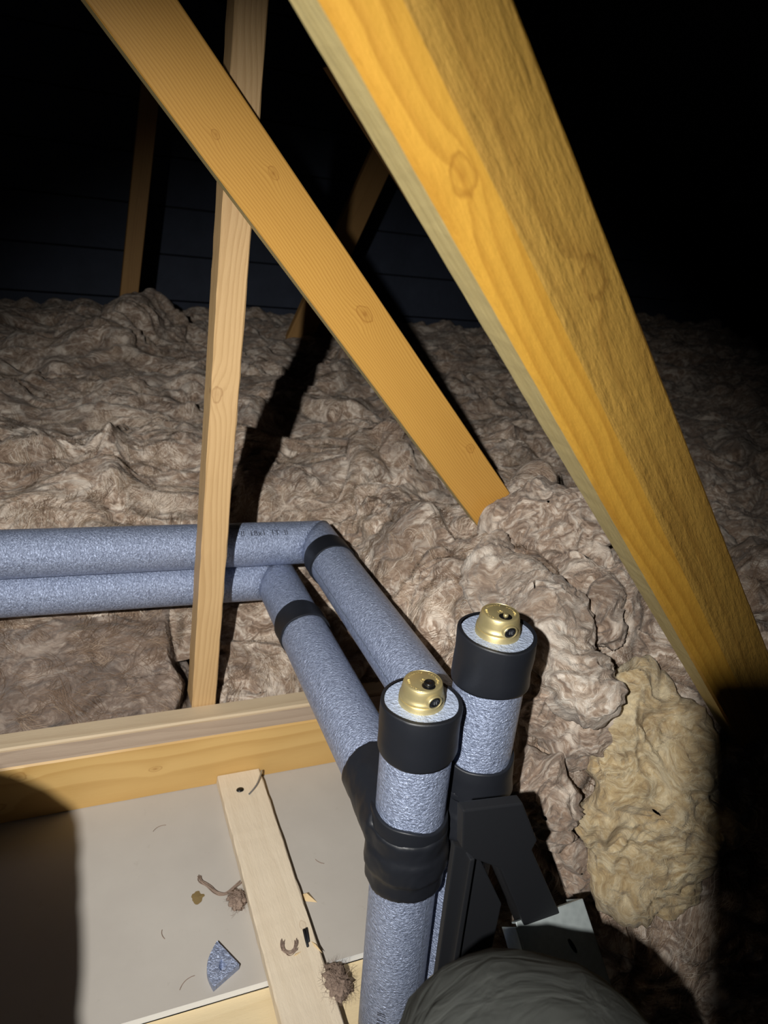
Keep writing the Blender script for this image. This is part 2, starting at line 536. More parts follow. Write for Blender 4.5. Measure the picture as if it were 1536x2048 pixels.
def build_setting():
    bm = box_bm(-1.2, 1.9, 0.6775, 1.30, -0.0125, 0.0)
    bm.faces.ensure_lookup_table()
    for f in bm.faces:
        if f.normal.y < -0.9: f.material_index = 1
    tag(bm_obj('floor', bm, [M['board'], M['gyp']]), 'grey-beige plasterboard laid between the joists', kind='structure')
    bm = box_bm(-1.6, 4.6, -1.2, 4.2, -0.08, -0.043)
    tag(bm_obj('floor', bm, M['felt']), 'dark space beneath the loft floor', kind='structure')
    # gable boarding at the back: separate horizontal boards
    wall = tag(bm_obj('wall_back', box_bm(-2.2, 4.6, 3.64, 3.70, 0, 3.4), M['felt']), 'dark blue-grey boarded end wall of the loft', kind='structure')
    me = None
    for k in range(12):
        b = box_bm(-2.2, 4.6, 3.60, 3.64, 0.3 + k * 0.20, 0.3 + k * 0.20 + 0.192)
        if me is None:
            o = bm_obj('board', b, M['wallblock'], wall); me = o.data
        else:
            b.free(); o = link('board', me, None, wall); o.location.z = k * 0.20
    # roof slope on the right and above, down to the eaves
    bm = bmesh.new()
    nx, ny = 60, 60
    g = []
    for i in range(nx + 1):
        r = []
        for j in range(ny + 1):
            x = 4.4 - 6.4 * i / nx
            y = -1.2 + 4.9 * j / ny
            z = 0.25 + (4.4 - x) * 0.72
            z += 0.02 * math.sin(y * 10.5) * math.sin(x * 2.1) + 0.008 * math.sin(x * 23 + y * 5)
            r.append(bm.verts.new((x, y, z)))
        g.append(r)
    for i in range(nx):
        for j in range(ny):
            bm.faces.new((g[i][j], g[i][j + 1], g[i + 1][j + 1], g[i + 1][j]))
    o = bm_obj('ceiling', bm, M['felt'], smooth=True)
    tag(o, 'black sagging underfelt of the roof slope', kind='structure')
    sol = o.modifiers.new('s', 'SOLIDIFY'); sol.thickness = 0.02


build_setting()


# ------------------------------------------------------------------ mineral wool
def smooth(a, b, x):
    t = np.clip((x - a) / (b - a), 0, 1)
    return t * t * (3 - 2 * t)


def ridge(X, Y, pts, amp, wid):
    """soft roll of quilt along a polyline"""
    best = np.full(X.shape, 1e9)
    for (ax, ay), (bx, by) in zip(pts[:-1], pts[1:]):
        vx, vy = bx - ax, by - ay
        t = np.clip(((X - ax) * vx + (Y - ay) * vy) / (vx * vx + vy * vy), 0, 1)
        best = np.minimum(best, np.hypot(X - ax - t * vx, Y - ay - t * vy))
    return amp * np.exp(-(best / wid) ** 2)


def wool_surface(xs, ys, hfun, off, big=0.028, fold=0.016, fine=0.006, tear=0.02, stretch=(1, 1, 1)):
    nx, ny = len(xs), len(ys)
    X, Y = np.meshgrid(xs, ys, indexing='ij')
    Z = hfun(X, Y)
    gx = np.gradient(Z, xs, axis=0); gy = np.gradient(Z, ys, axis=1)
    N = np.stack([-gx, -gy, np.ones_like(Z)], -1).reshape(-1, 3)
    N /= np.linalg.norm(N, axis=1)[:, None]
    P = np.stack([X, Y, Z], -1).reshape(-1, 3)
    Q = P * np.array(stretch) + off
    w1 = vnoise(Q * 5.0) * 0.10
    w2 = vnoise(Q * 15.0, 5.0) * 0.030
    Qw = Q + w1 + w2
    lump = fbm(Q * 6.0 + w1 * 5, 2)
    patch = smooth(-0.3, 0.4, noise3(Q * 3.7 + 3.7))
    bil = np.sqrt(noise3((Q + w1) * np.array((7.0, 12.0, 11.0))) ** 2 + 0.003) * 2.0 - 0.5
    bil2 = np.sqrt(noise3(Qw * np.array((17.0, 34.0, 29.0)) + 4.4) ** 2 + 0.004) * 2.0 - 0.5
    lay = 1.0 - np.abs(noise3(Qw * np.array((26.0, 62.0, 56.0)) + 9.1)) * 2.0
    fib = noise3((Qw + w2) * np.array((60.0, 170.0, 150.0)))
    disp = big * lump + fold * 1.9 * bil + fold * (0.45 + 0.55 * patch) * bil2 + fine * lay * (0.4 + 0.6 * patch) + 0.0014 * fib
    side = vnoise(Qw * 9.0, 2.0) * tear
    V = P + N * disp[:, None] + side * np.array((1, 1, 0.6))
    idx = np.arange(nx * ny).reshape(nx, ny)
    F = np.stack([idx[:-1, :-1], idx[1:, :-1], idx[1:, 1:], idx[:-1, 1:]], -1).reshape(-1, 4)
    return V, F


def fibres(name, parent, V, F, n, mat, rng, ln=(0.012, 0.035), wid=0.00022, lift=0.004, sel=None):
    """loose strands lying on a wool surface"""
    c = V[F].mean(axis=1)
    nr = np.cross(V[F[:, 1]] - V[F[:, 0]], V[F[:, 3]] - V[F[:, 0]])
    area = np.linalg.norm(nr, axis=1) + 1e-12
    nr /= area[:, None]
    p = area.copy()
    if sel is not None: p *= sel(c)
    p /= p.sum()
    k = rng.choice(len(F), n, p=p)
    o = c[k]; N = nr[k]
    t = vnoise(o * 9.0) + 0.35 * rng.normal(size=(n, 3))
    t -= (t * N).sum(1)[:, None] * N
    t /= np.linalg.norm(t, axis=1)[:, None] + 1e-9
    b = np.cross(N, t)
    L = rng.uniform(ln[0], ln[1], n)
    curl = rng.normal(size=n) * 0.55
    up = rng.uniform(0.2, 1.0, n) * lift
    segs = 6
    rows = []
    for i in range(segs + 1):
        s = i / segs - 0.5
        cen = o + t * (L * s)[:, None] + b * (curl * L * (s * s * 2 + 0.3 * np.sin(6 * s)))[:, None] + N * (up * (1 - (2 * s) ** 2) + 0.0008)[:, None]
        wv = wid * (1.0 - 0.7 * abs(2 * s))
        rows.append((cen - b * wv, cen + b * wv))
    VV = np.stack([q for r in rows for q in r], 1).reshape(-1, 3)
    base = (np.arange(n) * (segs + 1) * 2)[:, None]
    q = []
    for i in range(segs):
        q.append(np.stack([base[:, 0] + 2 * i, base[:, 0] + 2 * i + 1, base[:, 0] + 2 * i + 3, base[:, 0] + 2 * i + 2], 1))
    me = np_mesh(name, VV, np.concatenate(q), True)
    ob = link(name, me, mat, parent)
    ob['kind'] = 'stuff'
    return ob



def locks(name, parent, V, shape, n_locks, n_str, rng, spacing, sel=None, ln=(0.03, 0.085), wid=0.00028, lift=0.005, tones=None, wrap=False, spread=0.006):
    """tufted locks of fibre that follow a wool surface; V is a grid of shape (nu, nv)"""
    nu, nv = shape
    G = V.reshape(nu, nv, 3)
    du = np.linalg.norm(np.diff(G, axis=0), axis=-1).mean(axis=1); dv = np.linalg.norm(np.diff(G, axis=1), axis=-1).mean(axis=0)
    c = G[:-1, :-1].reshape(-1, 3)
    A = np.linalg.norm(np.cross((G[1:, :-1] - G[:-1, :-1]).reshape(-1, 3), (G[:-1, 1:] - G[:-1, :-1]).reshape(-1, 3)), axis=1)
    if sel is not None: A = A * sel(c)
    A /= A.sum()
    k = rng.choice(len(c), n_locks, p=A)
    u = (k // (nv - 1)).astype(float) + rng.rand(n_locks); v = (k % (nv - 1)).astype(float) + rng.rand(n_locks)
    start = c[k]
    ang = 2.6 * noise3(start * 3.1 + 51.0) + 0.9 * noise3(start * 11.0 + 5.0) + 0.35 * rng.normal(size=n_locks)
    curv = rng.normal(size=n_locks) * 0.5
    L = rng.uniform(ln[0], ln[1], n_locks)
    tone = rng.rand(n_locks) * 0.5 + 0.5 * (0.5 + 0.9 * noise3(start * 9.0 + 77.0))
    R = lambda q: np.repeat(q, n_str)
    N = n_locks * n_str
    U, Vv, a, cv, LL = R(u), R(v), R(ang), R(curv), R(L) * rng.uniform(0.5, 1.1, N)
    a = a + rng.normal(size=N) * 0.10; cv = cv + rng.normal(size=N) * 0.16
    off = rng.normal(size=N) * spread
    hgt = rng.uniform(0.1, 1.0, N) * lift
    segs = 6
    du = np.maximum(np.append(du, du[-1]), 1e-5); dv = np.maximum(np.append(dv, dv[-1]), 1e-5)
    def pick(arr, q, m): return arr[np.clip(q.astype(int), 0, m - 1)]
    su = pick(du, U, nu); sv = pick(dv, Vv, nv)
    U = U - np.sin(a) * off / su; Vv = Vv + np.cos(a) * off / sv
    U = U + (rng.rand(N) - 0.5) * LL * 0.5 * np.cos(a) / su; Vv = Vv + (rng.rand(N) - 0.5) * LL * 0.5 * np.sin(a) / sv
    pts = []
    for i in range(segs + 1):
        uu = np.mod(U, nu - 1.001) if wrap else np.clip(U, 0, nu - 1.001)
        vv = np.clip(Vv, 0, nv - 1.001)
        i0 = uu.astype(int); j0 = vv.astype(int); fu = (uu - i0)[:, None]; fv = (vv - j0)[:, None]
        p = (G[i0, j0] * (1 - fu) * (1 - fv) + G[i0 + 1, j0] * fu * (1 - fv) + G[i0, j0 + 1] * (1 - fu) * fv + G[i0 + 1, j0 + 1] * fu * fv)
        nn = np.cross(G[i0 + 1, j0] - G[i0, j0], G[i0, j0 + 1] - G[i0, j0]); nn /= np.linalg.norm(nn, axis=1)[:, None] + 1e-12
        t = i / segs
        pts.append((p + nn * (0.0006 + hgt * np.sin(np.pi * min(1, t * 1.15 + 0.03)) ** 0.7)[:, None], nn))
        U = U + np.cos(a) * LL / segs / su; Vv = Vv + np.sin(a) * LL / segs / sv
        a = a + cv * (0.45 + 0.3 * np.sin(i * 1.7 + off * 900))
    rows = []
    for i in range(segs + 1):
        d = pts[min(i + 1, segs)][0] - pts[max(i - 1, 0)][0]
        b_ = np.cross(pts[i][1], d); b_ /= np.linalg.norm(b_, axis=1)[:, None] + 1e-12
        w = wid * (1.0 - 0.75 * abs(2 * i / segs - 1))
        rows += [pts[i][0] - b_ * w, pts[i][0] + b_ * w]
    VV = np.stack(rows, 1).reshape(-1, 3)
    base = np.arange(N) * (segs + 1) * 2
    q = np.stack([np.stack([base + 2 * i, base + 2 * i + 1, base + 2 * i + 3, base + 2 * i + 2], 1) for i in range(segs)], 1).reshape(-1, 4)
    me = np_mesh(name, VV, q, True)
    tones = tones or [M['fibre_dark'], M['fibre'], M['fibre_pale']]
    mi = np.digitize(R(tone) + rng.normal(size=N) * 0.12, [0.40, 0.68]).astype(np.int32)
    ob = link(name, me, tones, parent)
    me.polygons.foreach_set('material_index', np.repeat(np.clip(mi, 0, 2), segs).astype(np.int32))
    ob['kind'] = 'stuff'
    return ob


def build_wool():
    rng = np.random.RandomState(3)

    # --- deep quilt behind the pipes
    def h_back(X, Y):
        z = np.interp(Y, [1.28, 1.34, 1.42, 1.55, 2.0, 2.6, 3.1, 3.5], [0.14, 0.24, 0.36, 0.425, 0.45, 0.475, 0.50, 0.45])
        z = z + 0.05 * smooth(0.45, 0.75, X) * smooth(2.2, 1.45, Y)
        z = z + ridge(X, Y, [(-0.6, 1.78), (0.0, 1.66), (0.35, 1.72)], 0.04, 0.11)
        z = z + ridge(X, Y, [(0.12, 2.55), (0.30, 2.85)], 0.13, 0.12)
        z = z + ridge(X, Y, [(0.42, 1.50), (0.52, 1.42)], 0.05, 0.06)
        z = z + ridge(X, Y, [(0.62, 1.45), (0.70, 1.58)], 0.06, 0.05)
        z = z + 0.12 * smooth(1.8, 3.2, X)
        return z
    xs = np.concatenate([np.linspace(-0.75, 1.3, 520), np.linspace(1.3, 3.3, 150)[1:]])
    ys = np.concatenate([np.linspace(1.28, 1.9, 230), np.linspace(1.9, 3.58, 220)[1:]])
    V, F = wool_surface(xs, ys, h_back, 0.0, 0.045, 0.013, 0.004, 0.020, (0.8, 1.0, 1.0))
    q = link('insulation_quilt', np_mesh('insulation_quilt', V, F), M['wool'])
    tag(q, 'deep brown mineral wool quilt spread behind the lagged pipes up to the dark wall', 'insulation')
    near = lambda c: (c[:, 1] < 2.9) * (c[:, 1] > 1.31) * (c[:, 0] < 1.3 + (c[:, 1] - 1.3) * 0.4) * (c[:, 0] > -0.35) * 1.0
    locks('loose_fibre', q, V, (len(xs), len(ys)), 3600, 15, rng, 0, lambda c: near(c) * (1.0 / (c[:, 1] - 0.6) ** 1.5))

    # --- batt lying between joist and pipe, left of the post
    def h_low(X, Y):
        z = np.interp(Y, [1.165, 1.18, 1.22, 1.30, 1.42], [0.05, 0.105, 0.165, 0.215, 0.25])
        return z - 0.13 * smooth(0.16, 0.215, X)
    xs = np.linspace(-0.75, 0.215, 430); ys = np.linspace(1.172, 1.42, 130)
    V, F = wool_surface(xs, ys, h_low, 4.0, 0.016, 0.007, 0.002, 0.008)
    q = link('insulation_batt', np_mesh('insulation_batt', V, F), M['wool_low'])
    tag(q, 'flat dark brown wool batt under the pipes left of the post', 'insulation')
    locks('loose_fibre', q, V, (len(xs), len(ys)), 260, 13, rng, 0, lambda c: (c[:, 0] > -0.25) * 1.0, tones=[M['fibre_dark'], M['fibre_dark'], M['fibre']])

    # --- torn wool right of the post, below the elbows
    def h_mid(X, Y):
        z = np.interp(Y, [1.165, 1.18, 1.24, 1.32, 1.42], [0.06, 0.11, 0.15, 0.205, 0.25])
        return z + 0.02 * smooth(0.3, 0.4, X) - 0.08 * smooth(0.275, 0.24, X)
    xs = np.linspace(0.245, 0.62, 190); ys = np.linspace(1.172, 1.45, 140)
    V, F = wool_surface(xs, ys, h_mid, 8.0, 0.02, 0.012, 0.004, 0.012)
    q = link('insulation_scrap', np_mesh('insulation_scrap', V, F), M['wool'])
    tag(q, 'crumpled wool scrap between the post and the pipe elbows, above the joist', 'insulation')
    locks('loose_fibre', q, V, (len(xs), len(ys)), 260, 14, rng, 0)

    # --- big heap on the right
    def h_right(X, Y):
        f = Y + 0.45 * (X - 0.68) + 0.015 * np.sin(X * 23)
        z = np.interp(f, [0.46, 0.55, 0.60, 0.66, 0.75, 0.84, 0.95, 1.3], [-0.03, 0.06, 0.15, 0.25, 0.36, 0.44, 0.475, 0.46])
        z = z - 0.10 * smooth(0.63, 0.52, X)
        z = z + ridge(X, Y, [(0.74, 1.03), (0.70, 0.88), (0.66, 0.74)], 0.06, 0.05)
        z = z + ridge(X, Y, [(0.92, 0.98), (0.84, 0.80)], 0.04, 0.06)
        z = z + ridge(X, Y, [(0.80, 1.13), (0.92, 1.22)], 0.09, 0.07)
        return z
    xs = np.linspace(0.515, 1.75, 430); ys = np.linspace(0.28, 1.45, 400)
    V, F = wool_surface(xs, ys, h_right, 12.0, 0.028, 0.018, 0.006, 0.013)
    q = link('insulation_heap', np_mesh('insulation_heap', V, F), M['wool'])
    tag(q, 'tall heap of torn brown wool to the right of the brass vents', 'insulation')
    locks('loose_fibre', q, V, (len(xs), len(ys)), 2300, 16, rng, 0, lambda c: (c[:, 0] < 1.25) * (c[:, 2] > 0.0) * 1.0)

    # --- separate clumps thrown on the heap
    def clump(name, mat, centre, axis, size, label, off, nf, amp=1.0, wp=(0.045, 0.04, 0.012)):
        u = np.linspace(0, 2 * np.pi, 170, endpoint=False); v = np.linspace(0.02, np.pi - 0.02, 110)
        U, Vv = np.meshgrid(u, v, indexing='ij')
        S = np.stack([np.cos(U) * np.sin(Vv), np.sin(U) * np.sin(Vv), np.cos(Vv)], -1).reshape(-1, 3)
        S = np.sign(S) * np.abs(S) ** 0.85
        Lc = S * np.array(size)
        Lc = Lc + vnoise(Lc * 9.0 + off * 3.1) * np.array(wp)
        m = frame(centre, axis[0], axis[1])
        R = np.array(m.to_3x3())
        P = Lc @ R.T + np.array(centre)
        N = (S / np.array(size)); N /= np.linalg.norm(N, axis=1)[:, None]; N = N @ R.T
        Q = P + off
        w = vnoise(Q * 9) * 0.05 + vnoise(Q * 24, 4.0) * 0.015
        d = amp * (0.026 * fbm(Q * 10 + w * 6, 2) + 0.013 * (1 - 2 * np.abs(noise3((Q + w) * np.array((22, 34, 30))))) + 0.004 * (1 - 2 * np.abs(noise3((Q + w) * 62))) + 0.0015 * noise3((Q + w) * 170))
        V = P + N * d[:, None]
        nu, nv = len(u), len(v)
        idx = np.arange(nu * nv).reshape(nu, nv)
        nxt = np.roll(idx, -1, axis=0)
        F = np.stack([idx[:, :-1], idx[:, 1:], nxt[:, 1:], nxt[:, :-1]], -1).reshape(-1, 4)
        q = link(name, np_mesh(name, V, F), mat)
        tag(q, label, 'insulation')
        locks('loose_fibre', q, V, (nu, nv), nf // 12, 16, rng, 0, ln=(0.02, 0.06), wrap=True, tones=[M['fibre_y1'], M['fibre_y2'], M['fibre_y3']] if mat is M['wool_yellow'] else None)
        return q
    clump('insulation_clump', M['wool_yellow'], Vector((0.772, 0.600, 0.283)), (Vector((0.03, -0.45, -0.85)), Vector((-0.36, -0.79, 0.5))), (0.150, 0.085, 0.040),
          'bright yellowish clump of wool hanging on the heap beside the near brace', 2.2, 6000, 0.95, (0.07, 0.07, 0.016))
    clump('insulation_clump', M['wool'], Vector((0.665, 0.715, 0.395)), (Vector((0.75, -0.3, -0.35)), Vector((-0.3, -0.6, 0.7))), (0.105, 0.065, 0.038),
          'pale beige wool clump just right of the taped riser, above the yellowish clump', 6.1, 1800)
    clump('insulation_clump', M['wool'], Vector((0.600, 0.640, 0.265)), (Vector((0.3, -0.5, -0.8)), Vector((-0.35, -0.7, 0.45))), (0.065, 0.045, 0.030),
          'curly brown wool clump close behind the black trestle head', 14.3, 1500)
    clump('insulation_clump', M['wool'], Vector((0.690, 0.600, 0.165)), (Vector((0.6, -0.5, -0.5)), Vector((-0.35, -0.7, 0.45))), (0.070, 0.045, 0.030),
          'curly brown wool clump low on the heap behind the galvanised end', 18.9, 1500)
    clump('insulation_roll', M['wool_pale'], Vector((0.655, 0.815, 0.475)), (Vector((-0.05, -0.36, -0.04)), Vector((-0.3, -0.1, 0.9))), (0.185, 0.060, 0.045),
          'long pale roll of wool curving down behind the taller vent', 22.7, 4200, 0.8, (0.06, 0.045, 0.02))
    clump('insulation_roll', M['wool'], Vector((0.82, 0.90, 0.475)), (Vector((-0.10, -0.32, 0.0)), Vector((-0.3, -0.1, 0.9))), (0.180, 0.055, 0.045),
          'brown wool roll half hidden beneath the near brace', 27.4, 3600, 0.8, (0.05, 0.04, 0.02))
    clump('insulation_clump', M['wool'], Vector((0.80, 1.03, 0.53)), (Vector((0.6, -0.5, 0.1)), Vector((-0.3, -0.5, 0.75))), (0.10, 0.06, 0.05),
          'rounded wool clump wrapped around the foot of the orange diagonal timber', 9.6, 1800)


build_wool()


# ------------------------------------------------------------------ pipes
PR = 0.0425     # foam radius


def tube(name, p0, p1, r, mat, parent=None, n0=None, n1=None, nseg=64, rows=None, inset=None, waves=0.0, seed=0, caps=True, endmat=None):
    """foam tube; n0/n1 optional mitre plane normals at the ends. local z runs along the axis"""
    p0 = Vector(p0); p1 = Vector(p1)
    ax = (p1 - p0); L = ax.length; ax.normalize()
    ref = Vector((0, 0, 1)) if abs(ax.z) < 0.9 else Vector((0, -1, 0))
    xx = (ref - ref.dot(ax) * ax).normalized()
    yy = ax.cross(xx)
    m = Matrix((xx, yy, ax)).transposed().to_4x4(); m.translation = p0
    rows = rows or max(2, int(L / 0.02))
    bm = bmesh.new()
    rng = random.Random(seed)
    ph = [rng.uniform(0, 6.28) for _ in range(6)]

    def endz(n, c):
        if n is None: return 0.0
        n = Vector(n); q = xx * c.x + yy * c.y
        return -(n.dot(q)) / n.dot(ax)
    R = []
    for k in range(rows + 1):
        f = k / rows
        row = []
        for i in range(nseg):
            a = 2 * math.pi * i / nseg
            rr = r + (waves * (math.sin(3 * a + ph[0]) * 0.4 + math.sin(f * L * 40 + ph[1] + 2 * math.sin(a)) * 0.5 + math.sin(a * 2 + f * L * 24 + ph[2]) * 0.5) if waves else 0)
            c = Vector((rr * math.cos(a), rr * math.sin(a)))
            z = f * L + (1 - f) * endz(n0, c) + f * endz(n1, c)
            row.append(bm.verts.new((c.x, c.y, z)))
        R.append(row)
    for k in range(rows):
        for i in range(nseg):
            j = (i + 1) % nseg
            bm.faces.new((R[k][i], R[k][j], R[k + 1][j], R[k + 1][i])).smooth = True
    if caps:
        f1 = bm.faces.new(R[0][::-1]); f2 = bm.faces.new(R[-1])
        if endmat:
            f1.material_index = 1; f2.material_index = 1
    o = bm_obj(name, bm, [mat, endmat] if endmat else mat, parent, m)
    return o


def band(name, p, ax, length, r, mat, parent, seed=0, thick=0.0022, wav=0.0016, nseg=72, flare=0.0):
    """wrapped tape: a hollow sleeve with slightly uneven edges and a lapped end"""
    ax = Vector(ax).normalized(); p = Vector(p)
    ref = Vector((0, 0, 1)) if abs(ax.z) < 0.9 else Vector((0, -1, 0))
    xx = (ref - ref.dot(ax) * ax).normalized(); yy = ax.cross(xx)
    m = Matrix((xx, yy, ax)).transposed().to_4x4(); m.translation = p
    rng = random.Random(seed); ph = [rng.uniform(0, 6.28) for _ in range(8)]
    bm = bmesh.new(); R = []
    prof = [(0, 0.0), (0.0, thick), (0.04, thick * 1.15), (0.3, thick), (0.6, thick * 1.1), (0.96, thick * 1.15), (1, thick), (1, 0.0)]
    for (f, dr) in prof:
        row = []
        for i in range(nseg):
            a = 2 * math.pi * i / nseg
            lap = 0.0009 * (0.5 + 0.5 * math.tanh(math.sin(a - ph[3]) * 14))
            e = wav * (math.sin(a + ph[0]) + 0.5 * math.sin(2 * a + ph[1]) + 0.3 * math.sin(5 * a + ph[2]))
            z = f * length + e * (1 if f > 0.5 else -0.7) * abs(2 * f - 1)
            rr = r + dr + (lap if dr > 0 else 0) + flare * (1 - f) * (0.5 + 0.5 * math.sin(a + ph[4])) + 0.0006 * math.sin(f * 9 + 3 * a + ph[5])
            row.append(bm.verts.new((rr * math.cos(a), rr * math.sin(a), z)))
        R.append(row)
    for k in range(len(prof) - 1):
        for i in range(nseg):
            j = (i + 1) % nseg
            bm.faces.new((R[k][i], R[k][j], R[k + 1][j], R[k + 1][i])).smooth = (0 < k < len(prof) - 2)
    return bm_obj(name, bm, mat, parent, m)


def wrapped_text(name, txt, size, o_pipe, r, z, ang, parent, along=1, side=1):
    """flat ink print bent round a pipe; placed in the pipe's local frame"""
    cu = bpy.data.curves.new('print', 'FONT'); cu.body = txt; cu.size = size; cu.align_x = 'CENTER'; cu.align_y = 'CENTER'
    cu.resolution_u = 2
    to = bpy.data.objects.new('print', cu); COL.objects.link(to)
    dg = bpy.context.evaluated_depsgraph_get()
    me = bpy.data.meshes.new_from_object(to.evaluated_get(dg))
    bpy.data.objects.remove(to, do_unlink=True)
    for v in me.vertices:
        x, y = v.co.x * along, v.co.y * side
        a = ang + y / r
        v.co = Vector(((r + 0.0012) * math.cos(a), (r + 0.0012) * math.sin(a), z + x))
    me.materials.clear()
    o = link('print', me, M['ink'], parent, o_pipe.matrix_basis.copy())
    o['label'] = 'faint dark printing on the foam'
    return o


def seam(parent, o_pipe, r, ang, z0, z1, w=0.0007):
    bm = bmesh.new(); n = 60; rows = []
    for k in range(n + 1):
        z = z0 + (z1 - z0) * k / n
        a = ang + 0.012 * math.sin(k * 0.7) + 0.006 * math.sin(k * 2.3)
        row = []
        for s, dr in ((-1, 0.0004), (0, 0.0008), (1, 0.0004)):
            aa = a + s * w / r
            row.append(bm.verts.new(((r + dr) * math.cos(aa), (r + dr) * math.sin(aa), z)))
        rows.append(row)
    for k in range(n):
        for i in range(2):
            bm.faces.new((rows[k][i], rows[k][i + 1], rows[k + 1][i + 1], rows[k + 1][i]))
    bm.normal_update()
    return bm_obj('seam', bm, M['seam'], parent, o_pipe.matrix_basis.copy())


def blob_wrap(name, parts, mat, parent, voxel=0.0032, sm=6):
    """tape wound over a tee: several overlapping tubes fused into one skin"""
    bm = bmesh.new()
    for (p0, p1, r0, r1) in parts:
        p0 = Vector(p0); p1 = Vector(p1); ax = (p1 - p0); L = ax.length; ax.normalize()
        ref = Vector((0, 0, 1)) if abs(ax.z) < 0.9 else Vector((0, -1, 0))
        xx = (ref - ref.dot(ax) * ax).normalized(); yy = ax.cross(xx)
        A, B = [], []
        for i in range(48):
            a = 2 * math.pi * i / 48
            dv = xx * math.cos(a) + yy * math.sin(a)
            A.append(bm.verts.new(p0 + dv * r0)); B.append(bm.verts.new(p1 + dv * r1))
        for i in range(48):
            j = (i + 1) % 48
            bm.faces.new((A[i], A[j], B[j], B[i]))
        bm.faces.new(A[::-1]); bm.faces.new(B)
    bmesh.ops.recalc_face_normals(bm, faces=bm.faces)
    o = bm_obj(name, bm, mat, parent)
    r = o.modifiers.new('r', 'REMESH'); r.mode = 'VOXEL'; r.voxel_size = voxel; r.use_smooth_shade = True
    s = o.modifiers.new('s', 'SMOOTH'); s.iterations = sm; s.factor = 0.5
    t = bpy.data.textures.new(name, 'CLOUDS'); t.noise_scale = 0.03; t.noise_depth = 2
    d = o.modifiers.new('d', 'DISPLACE'); d.texture = t; d.strength = 0.004; d.mid_level = 0.5; d.texture_coords = 'LOCAL'
    return o


# axis points
OA = Vector((-0.85, 1.270, 0.428)); OE = Vector((0.452, 1.270, 0.400)); OT = Vector((0.450, 0.606, 0.418))
IA = Vector((-0.85, 1.283, 0.346)); IE = Vector((0.376, 1.279, 0.318)); IT = Vector((0.358, 0.594, 0.352))
FT = Vector((0.356, 0.597, 0.534)); FB = Vector((0.380, 0.574, -0.010))
GT = Vector((0.452, 0.615, 0.602)); GB = Vector((0.462, 0.592, -0.010))


def mitre(a, e, b):
    u = (e - a).normalized(); v = (b - e).normalized()
    return (u + v).normalized()


def build_pipes():
    # ---- upper / outer pipe, ends in the right-hand riser
    root = empty('insulated_pipe', (GB.x, GB.y, 0))
    inv = lambda: Matrix.Translation(-root.location)
    tag(root, 'upper foam-lagged pipe running to the taller vent riser on the right', 'pipe', 'foam-lagged pipes')

    def part(o):
        o.parent = root
        o.matrix_basis = inv() @ o.matrix_basis
        return o
    mt = mitre(OA, OE, OT)
    a = part(tube('foam_sleeve', OA, OE, PR, M['foam'], None, None, mt))
    b = part(tube('foam_sleeve', OE, OT, PR, M['foam'], None, mt, None))
    r = part(tube('foam_sleeve', GB, GT, PR, M['foam'], None, endmat=M['foam_end']))
    dr = (OT - OE).normalized()
    part(band('tape_band', OE + dr * 0.068, dr, 0.043, PR, M['tape'], None, 4, 0.0022, 0.003))
    up = (GT - GB).normalized()
    part(band('tape_band', GT - up * 0.062, up, 0.064, PR, M['tape'], None, 5, 0.0035, 0.0012))
    part(band('tape_band', GB + up * 0.395, up, 0.052, PR, M['tape'], None, 6, 0.0032, 0.003, flare=0.006))
    part(blob_wrap('tape_wrap', [(GB + up * 0.30, GB + up * 0.408, PR + 0.006, PR + 0.005), (OT + Vector((0, 0.10, 0.0)), OT, PR + 0.003, PR + 0.005),
                                (GB + up * 0.34, GB + up * 0.375, PR + 0.010, PR + 0.007)], M['tape'], None))
    wrapped_text('print', 'II  18x1  1T  II', 0.016, a, PR, (OE - OA).length - 0.115, 0.62, root, 1, -1)
    seam(root, b, PR, 1.45, 0.11, 0.60)
    seam(root, a, PR, 0.30, 1.06, 1.27, 0.0005)
    # ---- lower / inner pipe, ends in the front riser
    root2 = empty('insulated_pipe', (FB.x, FB.y, 0))
    tag(root2, 'lower foam-lagged pipe running to the shorter vent riser in front', 'pipe', 'foam-lagged pipes')

    def part2(o):
        o.parent = root2
        o.matrix_basis = Matrix.Translation(-root2.location) @ o.matrix_basis
        return o
    mt = mitre(IA, IE, IT)
    a = part2(tube('foam_sleeve', IA, IE, PR, M['foam'], None, None, mt))
    b = part2(tube('foam_sleeve', IE, IT, PR, M['foam'], None, mt, None))
    r = part2(tube('foam_sleeve', FB, FT, PR, M['foam'], None, endmat=M['foam_end']))
    di = (IT - IE).normalized()
    part2(band('tape_band', IE + di * 0.185, di, 0.047, PR, M['tape'], None, 8, 0.0024, 0.003))
    up = (FT - FB).normalized()
    part2(band('tape_band', FT - up * 0.062, up, 0.064, PR, M['tape'], None, 9, 0.0035, 0.0012))
    part2(band('tape_band', FB + up * 0.340, up, 0.052, PR, M['tape'], None, 10, 0.0038, 0.004, flare=0.004))
    part2(blob_wrap('tape_wrap', [(FB + up * 0.285, FB + up * 0.375, PR + 0.007, PR + 0.006), (IT - di * 0.105, IT, PR + 0.003, PR + 0.006),
                                 (FB + up * 0.315, FB + up * 0.345, PR + 0.011, PR + 0.009)], M['tape'], None))
    seam(root2, r, PR, 0.35, 0.0, 0.30)
    wrapped_text('print', 'II 18x1', 0.016, r, PR, 0.06, -0.75, root2, -1, 1)
    return


build_pipes()


